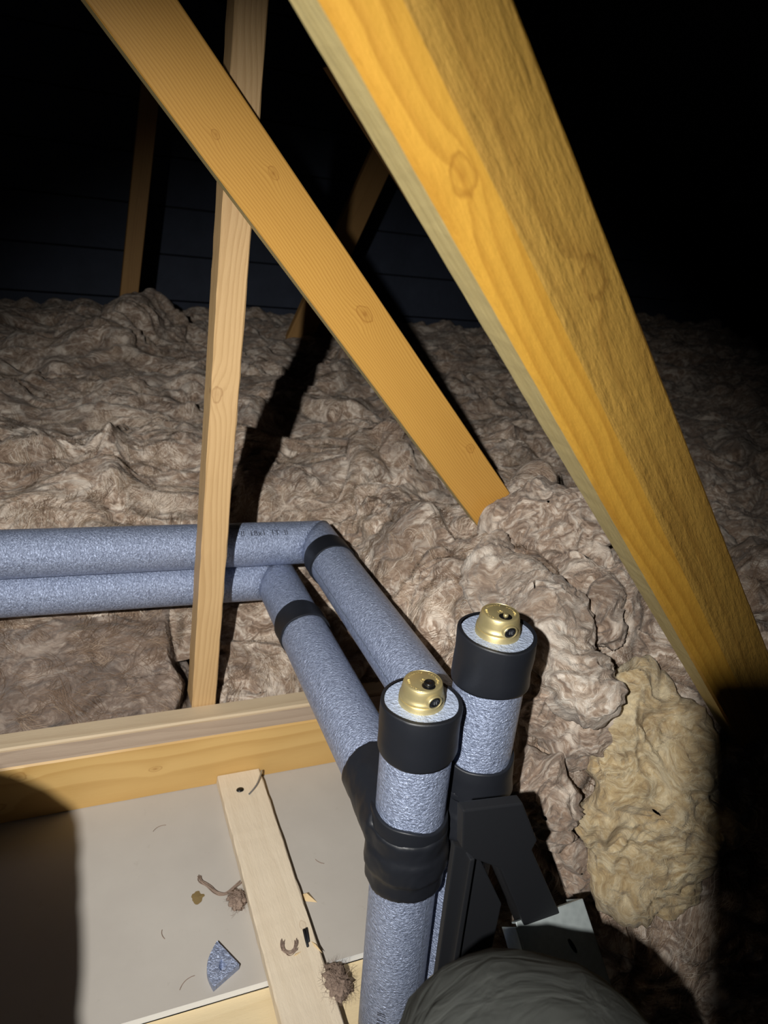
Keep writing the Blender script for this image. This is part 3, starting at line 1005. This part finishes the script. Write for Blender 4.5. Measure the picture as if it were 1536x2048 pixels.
# ------------------------------------------------------------------ brass air vents
def lathe(bm, prof, n=72, m=None):
    R = []
    for (r, z) in prof:
        row = [bm.verts.new(((r) * math.cos(2 * math.pi * i / n), r * math.sin(2 * math.pi * i / n), z)) for i in range(n)]
        R.append(row)
    for k in range(len(prof) - 1):
        for i in range(n):
            j = (i + 1) % n
            f = bm.faces.new((R[k][i], R[k][j], R[k + 1][j], R[k + 1][i]))
            f.smooth = True
    f0 = bm.faces.new(R[0][::-1]); f1 = bm.faces.new(R[-1])
    if m is not None:
        vs = [v for r in R for v in r]
        bmesh.ops.transform(bm, matrix=m, verts=vs)
    return R


def vent(base, up, with_nub, label, face):
    root = empty('air_vent', base)
    zz = Vector(up).normalized()
    fx = Vector(face); fx = (fx - fx.dot(zz) * zz).normalized()
    root.matrix_basis = frame(base, fx, zz) @ Matrix.Diagonal((1, 1, 0.86, 1))
    tag(root, label, 'air vent', 'brass automatic air vents')
    bm = bmesh.new()
    lathe(bm, [(0.0262, -0.010), (0.0262, 0.0080), (0.0256, 0.0088), (0.0250, 0.0088), (0.0250, 0.0105), (0.0257, 0.0112), (0.0257, 0.0125), (0.0246, 0.0140),
               (0.0240, 0.0185), (0.0232, 0.0250), (0.0222, 0.0303), (0.0216, 0.0315), (0.0208, 0.0318), (0.0206, 0.0314), (0.0150, 0.0314)])
    o = bm_obj('body', bm, M['brass'], root)
    es = o.modifiers.new('e', 'EDGE_SPLIT'); es.split_angle = math.radians(50)
    # side boss with plug
    bm = bmesh.new()
    rot = Matrix.Rotation(math.radians(90), 4, 'Y')
    lathe(bm, [(0.0095, 0.012), (0.0095, 0.0262), (0.0088, 0.0270), (0.0078, 0.0270), (0.0074, 0.0262), (0.0074, 0.0245)], 40, Matrix.Translation((0, 0, 0.0175)) @ rot)
    o = bm_obj('side_boss', bm, M['brass'], root); o.modifiers.new('e', 'EDGE_SPLIT').split_angle = math.radians(50)
    bm = bmesh.new()
    lathe(bm, [(0.0073, 0.020), (0.0073, 0.0258), (0.0062, 0.0268), (0.0040, 0.0268), (0.0038, 0.0262), (0.001, 0.0262)], 32, Matrix.Translation((0, 0, 0.0175)) @ rot)
    plug = bm_obj('plug', bm, M['black_plastic'], root)
    bm = bmesh.new()
    for k in (-1, 1):
        b = box_bm(0.0262, 0.0272, k * 0.0013 - 0.0004, k * 0.0013 + 0.0004, 0.0155, 0.0195)
        tmp = bpy.data.meshes.new('t'); b.to_mesh(tmp); b.free(); bm.from_mesh(tmp); bpy.data.meshes.remove(tmp)
    bm_obj('plug_mark', bm, M['silver'], plug)
    # vertical half channel between top and boss
    bm = bmesh.new()
    lathe(bm, [(0.0072, 0.020), (0.0072, 0.0298), (0.0066, 0.0306), (0.0052, 0.0306), (0.0050, 0.029), (0.001, 0.029)], 32, Matrix.Translation((0.0135, 0, 0)))
    o = bm_obj('channel', bm, M['brass'], root); o.modifiers.new('e', 'EDGE_SPLIT').split_angle = math.radians(50)
    bm = bmesh.new()
    lathe(bm, [(0.0079, 0.0300), (0.0079, 0.0321), (0.0074, 0.0324), (0.001, 0.0324)], 32, Matrix.Translation((0.0105, 0.0005, -0.0004)))
    o = bm_obj('cap_recess', bm, M['black_plastic'], root)
    o['label'] = 'dark vent opening in the brass top'
    if with_nub:
        bm = bmesh.new()
        lathe(bm, [(0.0060, 0.030), (0.0060, 0.0365), (0.0052, 0.0375), (0.0032, 0.0375), (0.0030, 0.0366), (0.0008, 0.0366)], 32, Matrix.Translation((0.0100, 0.001, 0)))
        o = bm_obj('dust_cap', bm, M['black_plastic'], root)
        o['label'] = 'black plastic dust cap'
    else:
        bm = bmesh.new()
        lathe(bm, [(0.0030, 0.030), (0.0030, 0.0352), (0.0024, 0.0360), (0.0004, 0.0360)], 24, Matrix.Translation((0.0105, 0.0005, 0)))
        o = bm_obj('valve_pin', bm, M['brass'], root)
    # embossed S-shaped mark and lettering round the rim of the top
    bm = bmesh.new()
    pts = []
    for k in range(19):
        a = math.radians(60 + 250 * k / 18)
        pts.append((0.0000 + 0.0022 * math.cos(a) - 0.0015, 0.0022 * math.sin(a)))
    for (p, q) in zip(pts[:-1], pts[1:]):
        dx, dy = q[0] - p[0], q[1] - p[1]; l = math.hypot(dx, dy); nx_, ny_ = -dy / l * 0.0006, dx / l * 0.0006
        v = [bm.verts.new((p[0] + nx_, p[1] + ny_, 0.0326)), bm.verts.new((p[0] - nx_, p[1] - ny_, 0.0326)), bm.verts.new((q[0] - nx_, q[1] - ny_, 0.0326)), bm.verts.new((q[0] + nx_, q[1] + ny_, 0.0326))]
        w = [bm.verts.new((c.co.x, c.co.y, 0.031)) for c in v]
        bm.faces.new(v)
        for i in range(4): bm.faces.new((v[i], w[i], w[(i + 1) % 4], v[(i + 1) % 4]))
    bm_obj('embossed_mark', bm, M['brass'], root)
    bm = bmesh.new(); rng = random.Random(4)
    for k in range(26):
        a = math.radians(50 + 260 * k / 25)
        if k in (8, 9, 17): continue
        for s in range(2):
            rr = 0.0168 + rng.uniform(-0.0006, 0.0006); da = (s - 0.5) * 0.05
            m = Matrix.Rotation(a + da, 4, 'Z') @ Matrix.Translation((rr, 0, 0.0318)) @ Matrix.Rotation(rng.uniform(-0.6, 0.6), 4, 'Z') @ Matrix.Diagonal((0.0022 if s else 0.0016, 0.0005, 0.0010, 1))
            bmesh.ops.create_cube(bm, size=1, matrix=m)
    o = bm_obj('embossed_lettering', bm, M['brass'], root)
    # flat top disc so that marks have a ground
    bm = bmesh.new()
    lathe(bm, [(0.0204, 0.0300), (0.0204, 0.0316), (0.020, 0.0318), (0.001, 0.0318)], 64)
    bm_obj('top_disc', bm, M['brass'], root)
    return root


CAMR = RC @ Vector((1, 0, 0)); CAMB = RC @ Vector((0, 0, 1))
upF = (FT - FB).normalized(); upG = (GT - GB).normalized()
vent(FT, upF, True, 'brass air vent with a black cap on top, on the shorter front riser', CAMB + CAMR * 0.55)
vent(GT, upG, False, 'brass air vent without a top cap, on the taller right riser', CAMB + CAMR * 0.40)


# ------------------------------------------------------------------ black trestle frame with steel end
def prism(name, pts, y0, y1, mat, parent, bevel=0.003):
    bm = bmesh.new()
    A = [bm.verts.new((x, y0, z)) for x, z in pts]
    B = [bm.verts.new((x, y1, z)) for x, z in pts]
    n = len(pts)
    bm.faces.new(A); bm.faces.new(B[::-1])
    for i in range(n):
        j = (i + 1) % n
        bm.faces.new((A[i], B[i], B[j], A[j]))
    bmesh.ops.recalc_face_normals(bm, faces=bm.faces)
    if bevel:
        bmesh.ops.bevel(bm, geom=list(bm.edges), offset=bevel, segments=2, affect='EDGES', profile=0.6)
    return bm_obj(name, bm, mat, parent)


def build_trestle():
    t = empty('trestle', (0, 0, 0))
    tag(t, 'black moulded trestle leg frame with a galvanised end, beside the front riser', 'trestle')
    prism('side_plate', [(0.3555, 0.4875), (0.4302, 0.4785), (0.4635, 0.4155), (0.4599, 0.4020), (0.5832, 0.1815), (0.5328, 0.1680), (0.4221, 0.3849), (0.3843, 0.4110), (0.3645, 0.4335)], 0.4770, 0.4905, M['trestle'], t, 0.002)
    prism('inner_flange', [(0.4221, 0.3876), (0.4293, 0.3903), (0.5400, 0.1725), (0.5328, 0.1680)], 0.4887, 0.5400, M['trestle'], t, 0.0015)
    prism('leg', [(0.3654, 0.4218), (0.3960, 0.4038), (0.4500, 0.3030), (0.4635, -0.0300), (0.3960, -0.0300)], 0.4914, 0.5004, M['trestle'], t, 0.002)
    prism('rib', [(0.3816, 0.4065), (0.3879, 0.4065), (0.4158, -0.0300), (0.4077, -0.0300)], 0.4806, 0.4932, M['trestle'], t, 0.0015)
    # galvanised steel end: folded sheet cap
    m = frame(Vector((0.5160, 0.4547, 0.2575)), Vector((0.90, 0.0, 0.06)), Vector((-0.05, -0.62, 0.78)))
    s = 0.0022
    def plate(name, x0, x1, y0, y1, z0, z1):
        bm = box_bm(x0, x1, y0, y1, z0, z1)
        bmesh.ops.bevel(bm, geom=list(bm.edges), offset=0.0009, segments=2, affect='EDGES', profile=0.6)
        o = bm_obj(name, bm, M['galv'], t, m); return o
    plate('steel_cap', -0.045, 0.052, -0.085, 0.035, -s, 0)
    p = plate('cap_side', 0.050, 0.0522, -0.085, 0.035, -0.040, 0)
    p = plate('cap_side', -0.0472, -0.045, -0.085, 0.030, -0.040, 0)
    plate('cap_front', -0.045, 0.052, 0.033, 0.0352, -0.012, 0)
    bm = bmesh.new()
    lathe(bm, [(0.0035, -0.004), (0.0035, 0.0008), (0.003, 0.0012), (0.0005, 0.0012)], 20, Matrix.Diagonal((0.75, 2.6, 1, 1)))
    o = bm_obj('slot', bm, M['black_plastic'], t, m @ Matrix.Translation((0.018, -0.008, 0)) @ Matrix.Rotation(0.3, 4, 'Z'))
    o['label'] = 'black slot in the steel'


build_trestle()


# ------------------------------------------------------------------ person: knees in work trousers
def build_person():
    nodes = {
        'pelvis': ((-0.12, -0.13, 0.36), 0.125), 'hl': ((-0.23, -0.08, 0.37), 0.105), 'hr': ((0.00, -0.10, 0.37), 0.105),
        'tl': ((-0.27, 0.16, 0.54), 0.115), 'kl': ((-0.278, 0.40, 0.640), 0.115), 'kl2': ((-0.273, 0.455, 0.59), 0.105),
        'sl': ((-0.285, 0.43, 0.36), 0.070), 'al': ((-0.28, 0.40, 0.09), 0.055), 'fl': ((-0.28, 0.52, 0.035), 0.042),
        'tr': ((0.145, 0.06, 0.415), 0.108), 'kr': ((0.308, 0.243, 0.447), 0.128), 'kr2': ((0.333, 0.281, 0.396), 0.119),
        'sr': ((0.300, 0.235, 0.25), 0.072), 'ar': ((0.275, 0.190, 0.06), 0.056), 'fr': ((0.31, 0.29, 0.02), 0.042),
        'waist': ((-0.14, -0.22, 0.56), 0.130),
    }
    edges = [('pelvis', 'hl'), ('hl', 'tl'), ('tl', 'kl'), ('kl', 'kl2'), ('kl2', 'sl'), ('sl', 'al'), ('al', 'fl'),
             ('pelvis', 'hr'), ('hr', 'tr'), ('tr', 'kr'), ('kr', 'kr2'), ('kr2', 'sr'), ('sr', 'ar'), ('ar', 'fr'), ('pelvis', 'waist')]
    names = list(nodes)
    me = bpy.data.meshes.new('person')
    me.from_pydata([nodes[k][0] for k in names], [(names.index(a), names.index(b)) for a, b in edges], [])
    o = link('person', me, M['cloth'])
    sk = o.modifiers.new('skin', 'SKIN')
    sk.use_smooth_shade = True
    for i, k in enumerate(names):
        sv = me.skin_vertices[0].data[i]
        sv.radius = (nodes[k][1], nodes[k][1])
        sv.use_root = (k == 'pelvis')
    ss = o.modifiers.new('ss', 'SUBSURF'); ss.levels = 3; ss.render_levels = 3
    t = bpy.data.textures.new('cloth_folds', 'CLOUDS'); t.noise_scale = 0.05; t.noise_depth = 2
    d = o.modifiers.new('d', 'DISPLACE'); d.texture = t; d.strength = 0.012; d.mid_level = 0.5; d.texture_coords = 'LOCAL'
    tag(o, 'person crouching in dark grey work trousers, one bent knee showing at the bottom', 'person')


build_person()


# ------------------------------------------------------------------ the phone taking the picture, just behind its lens
def build_phone():
    bm = box_bm(-0.024, 0.050, -0.128, 0.026, 0.004, 0.012)
    ed = [e for e in bm.edges if abs((e.verts[0].co - e.verts[1].co).normalized().z) > 0.9]
    bmesh.ops.bevel(bm, geom=ed, offset=0.010, segments=5, affect='EDGES', profile=0.5)
    m = Matrix.Translation(CAM) @ RC.to_4x4()
    root = bm_obj('smartphone', bm, M['black_plastic'], None, m)
    tag(root, 'black smartphone held upright at the viewpoint, out of the picture', 'phone')
    bm = bmesh.new()
    lathe(bm, [(0.0092, 0.0015), (0.0092, 0.0046), (0.0080, 0.0052)], 32)
    bm_obj('lens_ring', bm, M['silver'], root)
    bm_obj('screen', box_bm(-0.022, 0.048, -0.126, 0.024, 0.0119, 0.0124), M['trestle'], root)


build_phone()


# ------------------------------------------------------------------ small things lying about
def bundle(name, pts, n, spread, r, mat, label, cat, seed):
    """a wisp: several thin hairs following one path, one mesh"""
    rng = random.Random(seed)
    bm = bmesh.new()
    for k in range(n):
        ox, oy, oz = rng.gauss(0, spread), rng.gauss(0, spread), abs(rng.gauss(0, spread)) * 0.6
        i0 = rng.choice((0, 0, 0, 1)); i1 = len(pts) - rng.choice((0, 0, 0, 1))
        path = []
        for i, p in enumerate(pts[i0:i1]):
            path.append((p[0] + ox * (1 + 0.6 * math.sin(i * 1.9 + k)) + rng.gauss(0, spread * 0.35), p[1] + oy * (1 + 0.6 * math.cos(i * 1.3 + k)) + rng.gauss(0, spread * 0.35), max(0.0006, p[2] * 0.6 + oz)))
        o = curve_tube('hair', path, r, mat)
        bm.from_mesh(o.data)
        bpy.data.objects.remove(o, do_unlink=True)
    o = bm_obj(name, bm, mat, None, None, True)
    tag(o, label, cat)
    return o


def curve_tube(name, pts, r, mat, label=None, cat=None, parent=None):
    cu = bpy.data.curves.new(name, 'CURVE'); cu.dimensions = '3D'; cu.bevel_depth = r; cu.bevel_resolution = 2; cu.resolution_u = 6
    sp = cu.splines.new('NURBS'); sp.points.add(len(pts) - 1); sp.use_endpoint_u = True; sp.order_u = 3
    for p, q in zip(sp.points, pts): p.co = (*q, 1)
    to = bpy.data.objects.new(name, cu); COL.objects.link(to)
    dg = bpy.context.evaluated_depsgraph_get()
    me = bpy.data.meshes.new_from_object(to.evaluated_get(dg))
    bpy.data.objects.remove(to, do_unlink=True)
    me.materials.clear()
    for p in me.polygons: p.use_smooth = True
    o = link(name, me, mat, parent)
    if label: tag(o, label, cat)
    return o


def tuft(name, c, size, n, mat, label, seed, core=True, flat=0.4):
    """little ball of wool: matted core and loose hairs"""
    rng = np.random.RandomState(seed)
    u = np.linspace(0, 2 * np.pi, 40, endpoint=False); v = np.linspace(0.05, np.pi - 0.05, 24)
    U, Vv = np.meshgrid(u, v, indexing='ij')
    S = np.stack([np.cos(U) * np.sin(Vv), np.sin(U) * np.sin(Vv), np.cos(Vv)], -1).reshape(-1, 3)
    P = S * np.array(size) * (1 + 0.55 * fbm(S * 2.6 + seed, 3))[:, None]
    idx = np.arange(len(P)).reshape(40, 24); nx = np.roll(idx, -1, axis=0)
    F = np.stack([idx[:, :-1], idx[:, 1:], nx[:, 1:], nx[:, :-1]], -1).reshape(-1, 4)
    P[:, 2] = np.maximum(P[:, 2], -size[2] * 0.7)
    o = link(name, np_mesh(name, P, F), mat)
    o.location = c
    tag(o, label, 'wool tuft')
    fibres('loose_fibre', o, P, F, n, mat, rng, (size[0] * 0.8, size[0] * 2.2), 0.00022, size[2] * 0.5)
    return o


def build_debris():
    # wedge of foam cut from a pipe end
    bm = bmesh.new()
    apex = Vector((0.197, 0.706)); pts = [apex]
    for k in range(13):
        f = k / 12
        a = Vector((0.173, 0.750)).lerp(Vector((0.156, 0.682)), f)
        bulge = 0.012 * math.sin(math.pi * f)
        pts.append(Vector((a.x - bulge, a.y + 0.002)))
    cx = sum(p.x for p in pts) / len(pts); cy = sum(p.y for p in pts) / len(pts)
    top = [bm.verts.new((p.x - cx, p.y - cy, 0.010)) for p in pts]
    bot = [bm.verts.new((p.x - cx, p.y - cy, 0.0)) for p in pts]
    n = len(pts)
    # dimple in the top
    hc = Vector((0.174 - cx, 0.712 - cy)); ring1 = []; ring2 = []
    for i in range(n):
        d_ = Vector((top[i].co.x, top[i].co.y)) - hc
        ring1.append(bm.verts.new((hc.x + d_.x * 0.26, hc.y + d_.y * 0.26, 0.010)))
        ring2.append(bm.verts.new((hc.x + d_.x * 0.10, hc.y + d_.y * 0.10, 0.001)))
    for i in range(n):
        j = (i + 1) % n
        bm.faces.new((top[i], top[j], ring1[j], ring1[i])); bm.faces.new((ring1[i], ring1[j], ring2[j], ring2[i]))
        bm.faces.new((bot[j], bot[i], top[i], top[j]))if False else bm.faces.new((top[j], top[i], bot[i], bot[j]))
    bm.faces.new(ring2); bm.faces.new(bot[::-1])
    bmesh.ops.recalc_face_normals(bm, faces=bm.faces)
    o = bm_obj('foam_offcut', bm, M['foam']); o.location = (cx, cy, 0.0005)
    tag(o, 'small grey wedge-shaped foam offcut lying on the plasterboard', 'offcut')
    # brown flake
    bm = bmesh.new(); rng = random.Random(2); c = bm.verts.new((0, 0, 0.0016)); rr = []
    for k in range(22):
        a = 2 * math.pi * k / 22; q = rng.uniform(0.0075, 0.0115)
        rr.append(bm.verts.new((q * math.cos(a), 1.15 * q * math.sin(a), 0.0004)))
    for k in range(22): bm.faces.new((c, rr[k], rr[(k + 1) % 22]))
    o = bm_obj('resin_flake', bm, M['stain']); o.location = (0.159, 0.841, 0)
    tag(o, 'round brown flake stuck on the plasterboard beside the wool strands', 'flake')
    # strands and tufts
    bundle('wool_strand', [(0.168, 0.878, 0.002), (0.166, 0.868, 0.006), (0.178, 0.856, 0.004), (0.186, 0.840, 0.005), (0.200, 0.832, 0.003), (0.214, 0.838, 0.006), (0.228, 0.846, 0.008)],
               18, 0.0017, 0.00045, M['fluff'], 'twisted strand of brown wool on the plasterboard left of the batten', 'wool strand', 5)
    tuft('wool_tuft', (0.216, 0.815, 0.006), (0.013, 0.016, 0.007), 120, M['fluff'], 'small round wool tuft against the left side of the batten', 4)
    bundle('wool_strand', [(0.262, 0.715, 0.038), (0.258, 0.702, 0.040), (0.267, 0.690, 0.039), (0.278, 0.697, 0.042), (0.283, 0.709, 0.039)],
               14, 0.0015, 0.00045, M['fluff'], 'curled brown wool strand on the batten beside the dark pegs', 'wool strand', 6)
    tuft('wool_tuft', (0.318, 0.633, 0.020), (0.017, 0.024, 0.008), 320, M['fluff'], 'larger fuzzy wool tuft caught on the lower right edge of the batten', 9)
    # nail and wire on the batten
    curve_tube('wire_offcut', [(0.278, 1.012, 0.023), (0.292, 1.022, 0.026), (0.305, 1.042, 0.029), (0.312, 1.058, 0.030)],
               0.0017, M['silver'], 'bent grey wire offcut lying on the batten by the joist', 'wire')
    bm = bmesh.new()
    lathe(bm, [(0.0065, 0.0), (0.0060, 0.0016), (0.004, 0.0022), (0.0006, 0.0022)], 14, Matrix.Diagonal((1.1, 0.85, 1, 1)))
    o = bm_obj('knot_disc', bm, M['black_plastic']); o.location = (0.265, 1.028, 0.0212)  # flat black disc standing in for a dark knot hole in the batten
    tag(o, 'black knot-hole disc at the joist end of the batten', 'chip')
    # pegs and splinters
    for (x, y, l, rz, lab) in ((0.2975, 0.712, 0.030, 1.50, 'thin dark peg lying on the batten, left of a pair'), (0.3020, 0.713, 0.024, 1.44, 'thin dark peg lying on the batten, right of a pair')):
        bm = bmesh.new()
        lathe(bm, [(0.0005, 0), (0.0019, 0.0006), (0.0021, l * 0.5), (0.0017, l - 0.001), (0.0005, l)], 10)
        o = bm_obj('peg', bm, M['trestle'], None, Matrix.Translation((x, y + 0.012, 0.0236)) @ Matrix.Rotation(rz + math.pi, 4, 'Z') @ Matrix.Rotation(math.pi / 2, 4, 'Y'), True)
        tag(o, lab, 'peg')

    def splinter(loc, l, w, h, rz, lab, rx=0.0):
        bm = bmesh.new()
        P = [(0, 0, 0), (l * 0.35, w, 0), (l, 0.1 * w, 0), (l * 0.4, -w * 0.5, 0), (l * 0.38, 0.1 * w, h)]
        v = [bm.verts.new(p) for p in P]
        for f in ((0, 1, 4), (1, 2, 4), (2, 3, 4), (3, 0, 4), (3, 2, 1, 0)): bm.faces.new([v[i] for i in f])
        bmesh.ops.recalc_face_normals(bm, faces=bm.faces)
        o = bm_obj('wood_splinter', bm, M['chip'], None, Matrix.Translation(loc) @ Matrix.Rotation(rz, 4, 'Z') @ Matrix.Rotation(rx, 4, 'X'))
        tag(o, lab, 'splinter')
    splinter((0.303, 0.704, 0.0213), 0.026, 0.0035, 0.003, -1.15, 'pale splinter on the batten beside the dark pegs')
    splinter((0.314, 0.800, 0.0008), 0.032, 0.012, 0.010, -0.75, 'pale wood splinter on the plasterboard at the right edge of the batten')
    splinter((0.272, 0.688, 0.0213), 0.014, 0.0022, 0.002, 0.3, 'tiny pale splinter on the batten by the curled strand')
    # fine hair on the front riser
    curve_tube('loose_thread', [(0.410, 0.545, 0.115), (0.418, 0.540, 0.128), (0.424, 0.542, 0.142)], 0.0006, M['thread'], 'fine pale thread caught on the front riser near the bottom', 'thread')
    rng = random.Random(21)
    spots = [(0.10, 0.80, 'left of the brown flake'), (0.13, 1.00, 'near the yellow joist'), (0.36, 0.86, 'between the batten and the front riser'), (0.135, 0.715, 'beside the grey foam offcut')]
    for i, (x, y, where) in enumerate(spots):
        l = rng.uniform(0.008, 0.018); a = rng.uniform(0, 6.28)
        o = curve_tube('loose_thread', [(x, y, 0.0006), (x + l * math.cos(a), y + l * math.sin(a), 0.002), (x + 1.7 * l * math.cos(a + 0.5), y + 1.7 * l * math.sin(a + 0.5), 0.0007)], 0.0005, M['fluff'],
                       'fine brown hair of wool lying on the plasterboard ' + where, 'thread')
        o['group'] = 'hairs on the plasterboard'


build_debris()
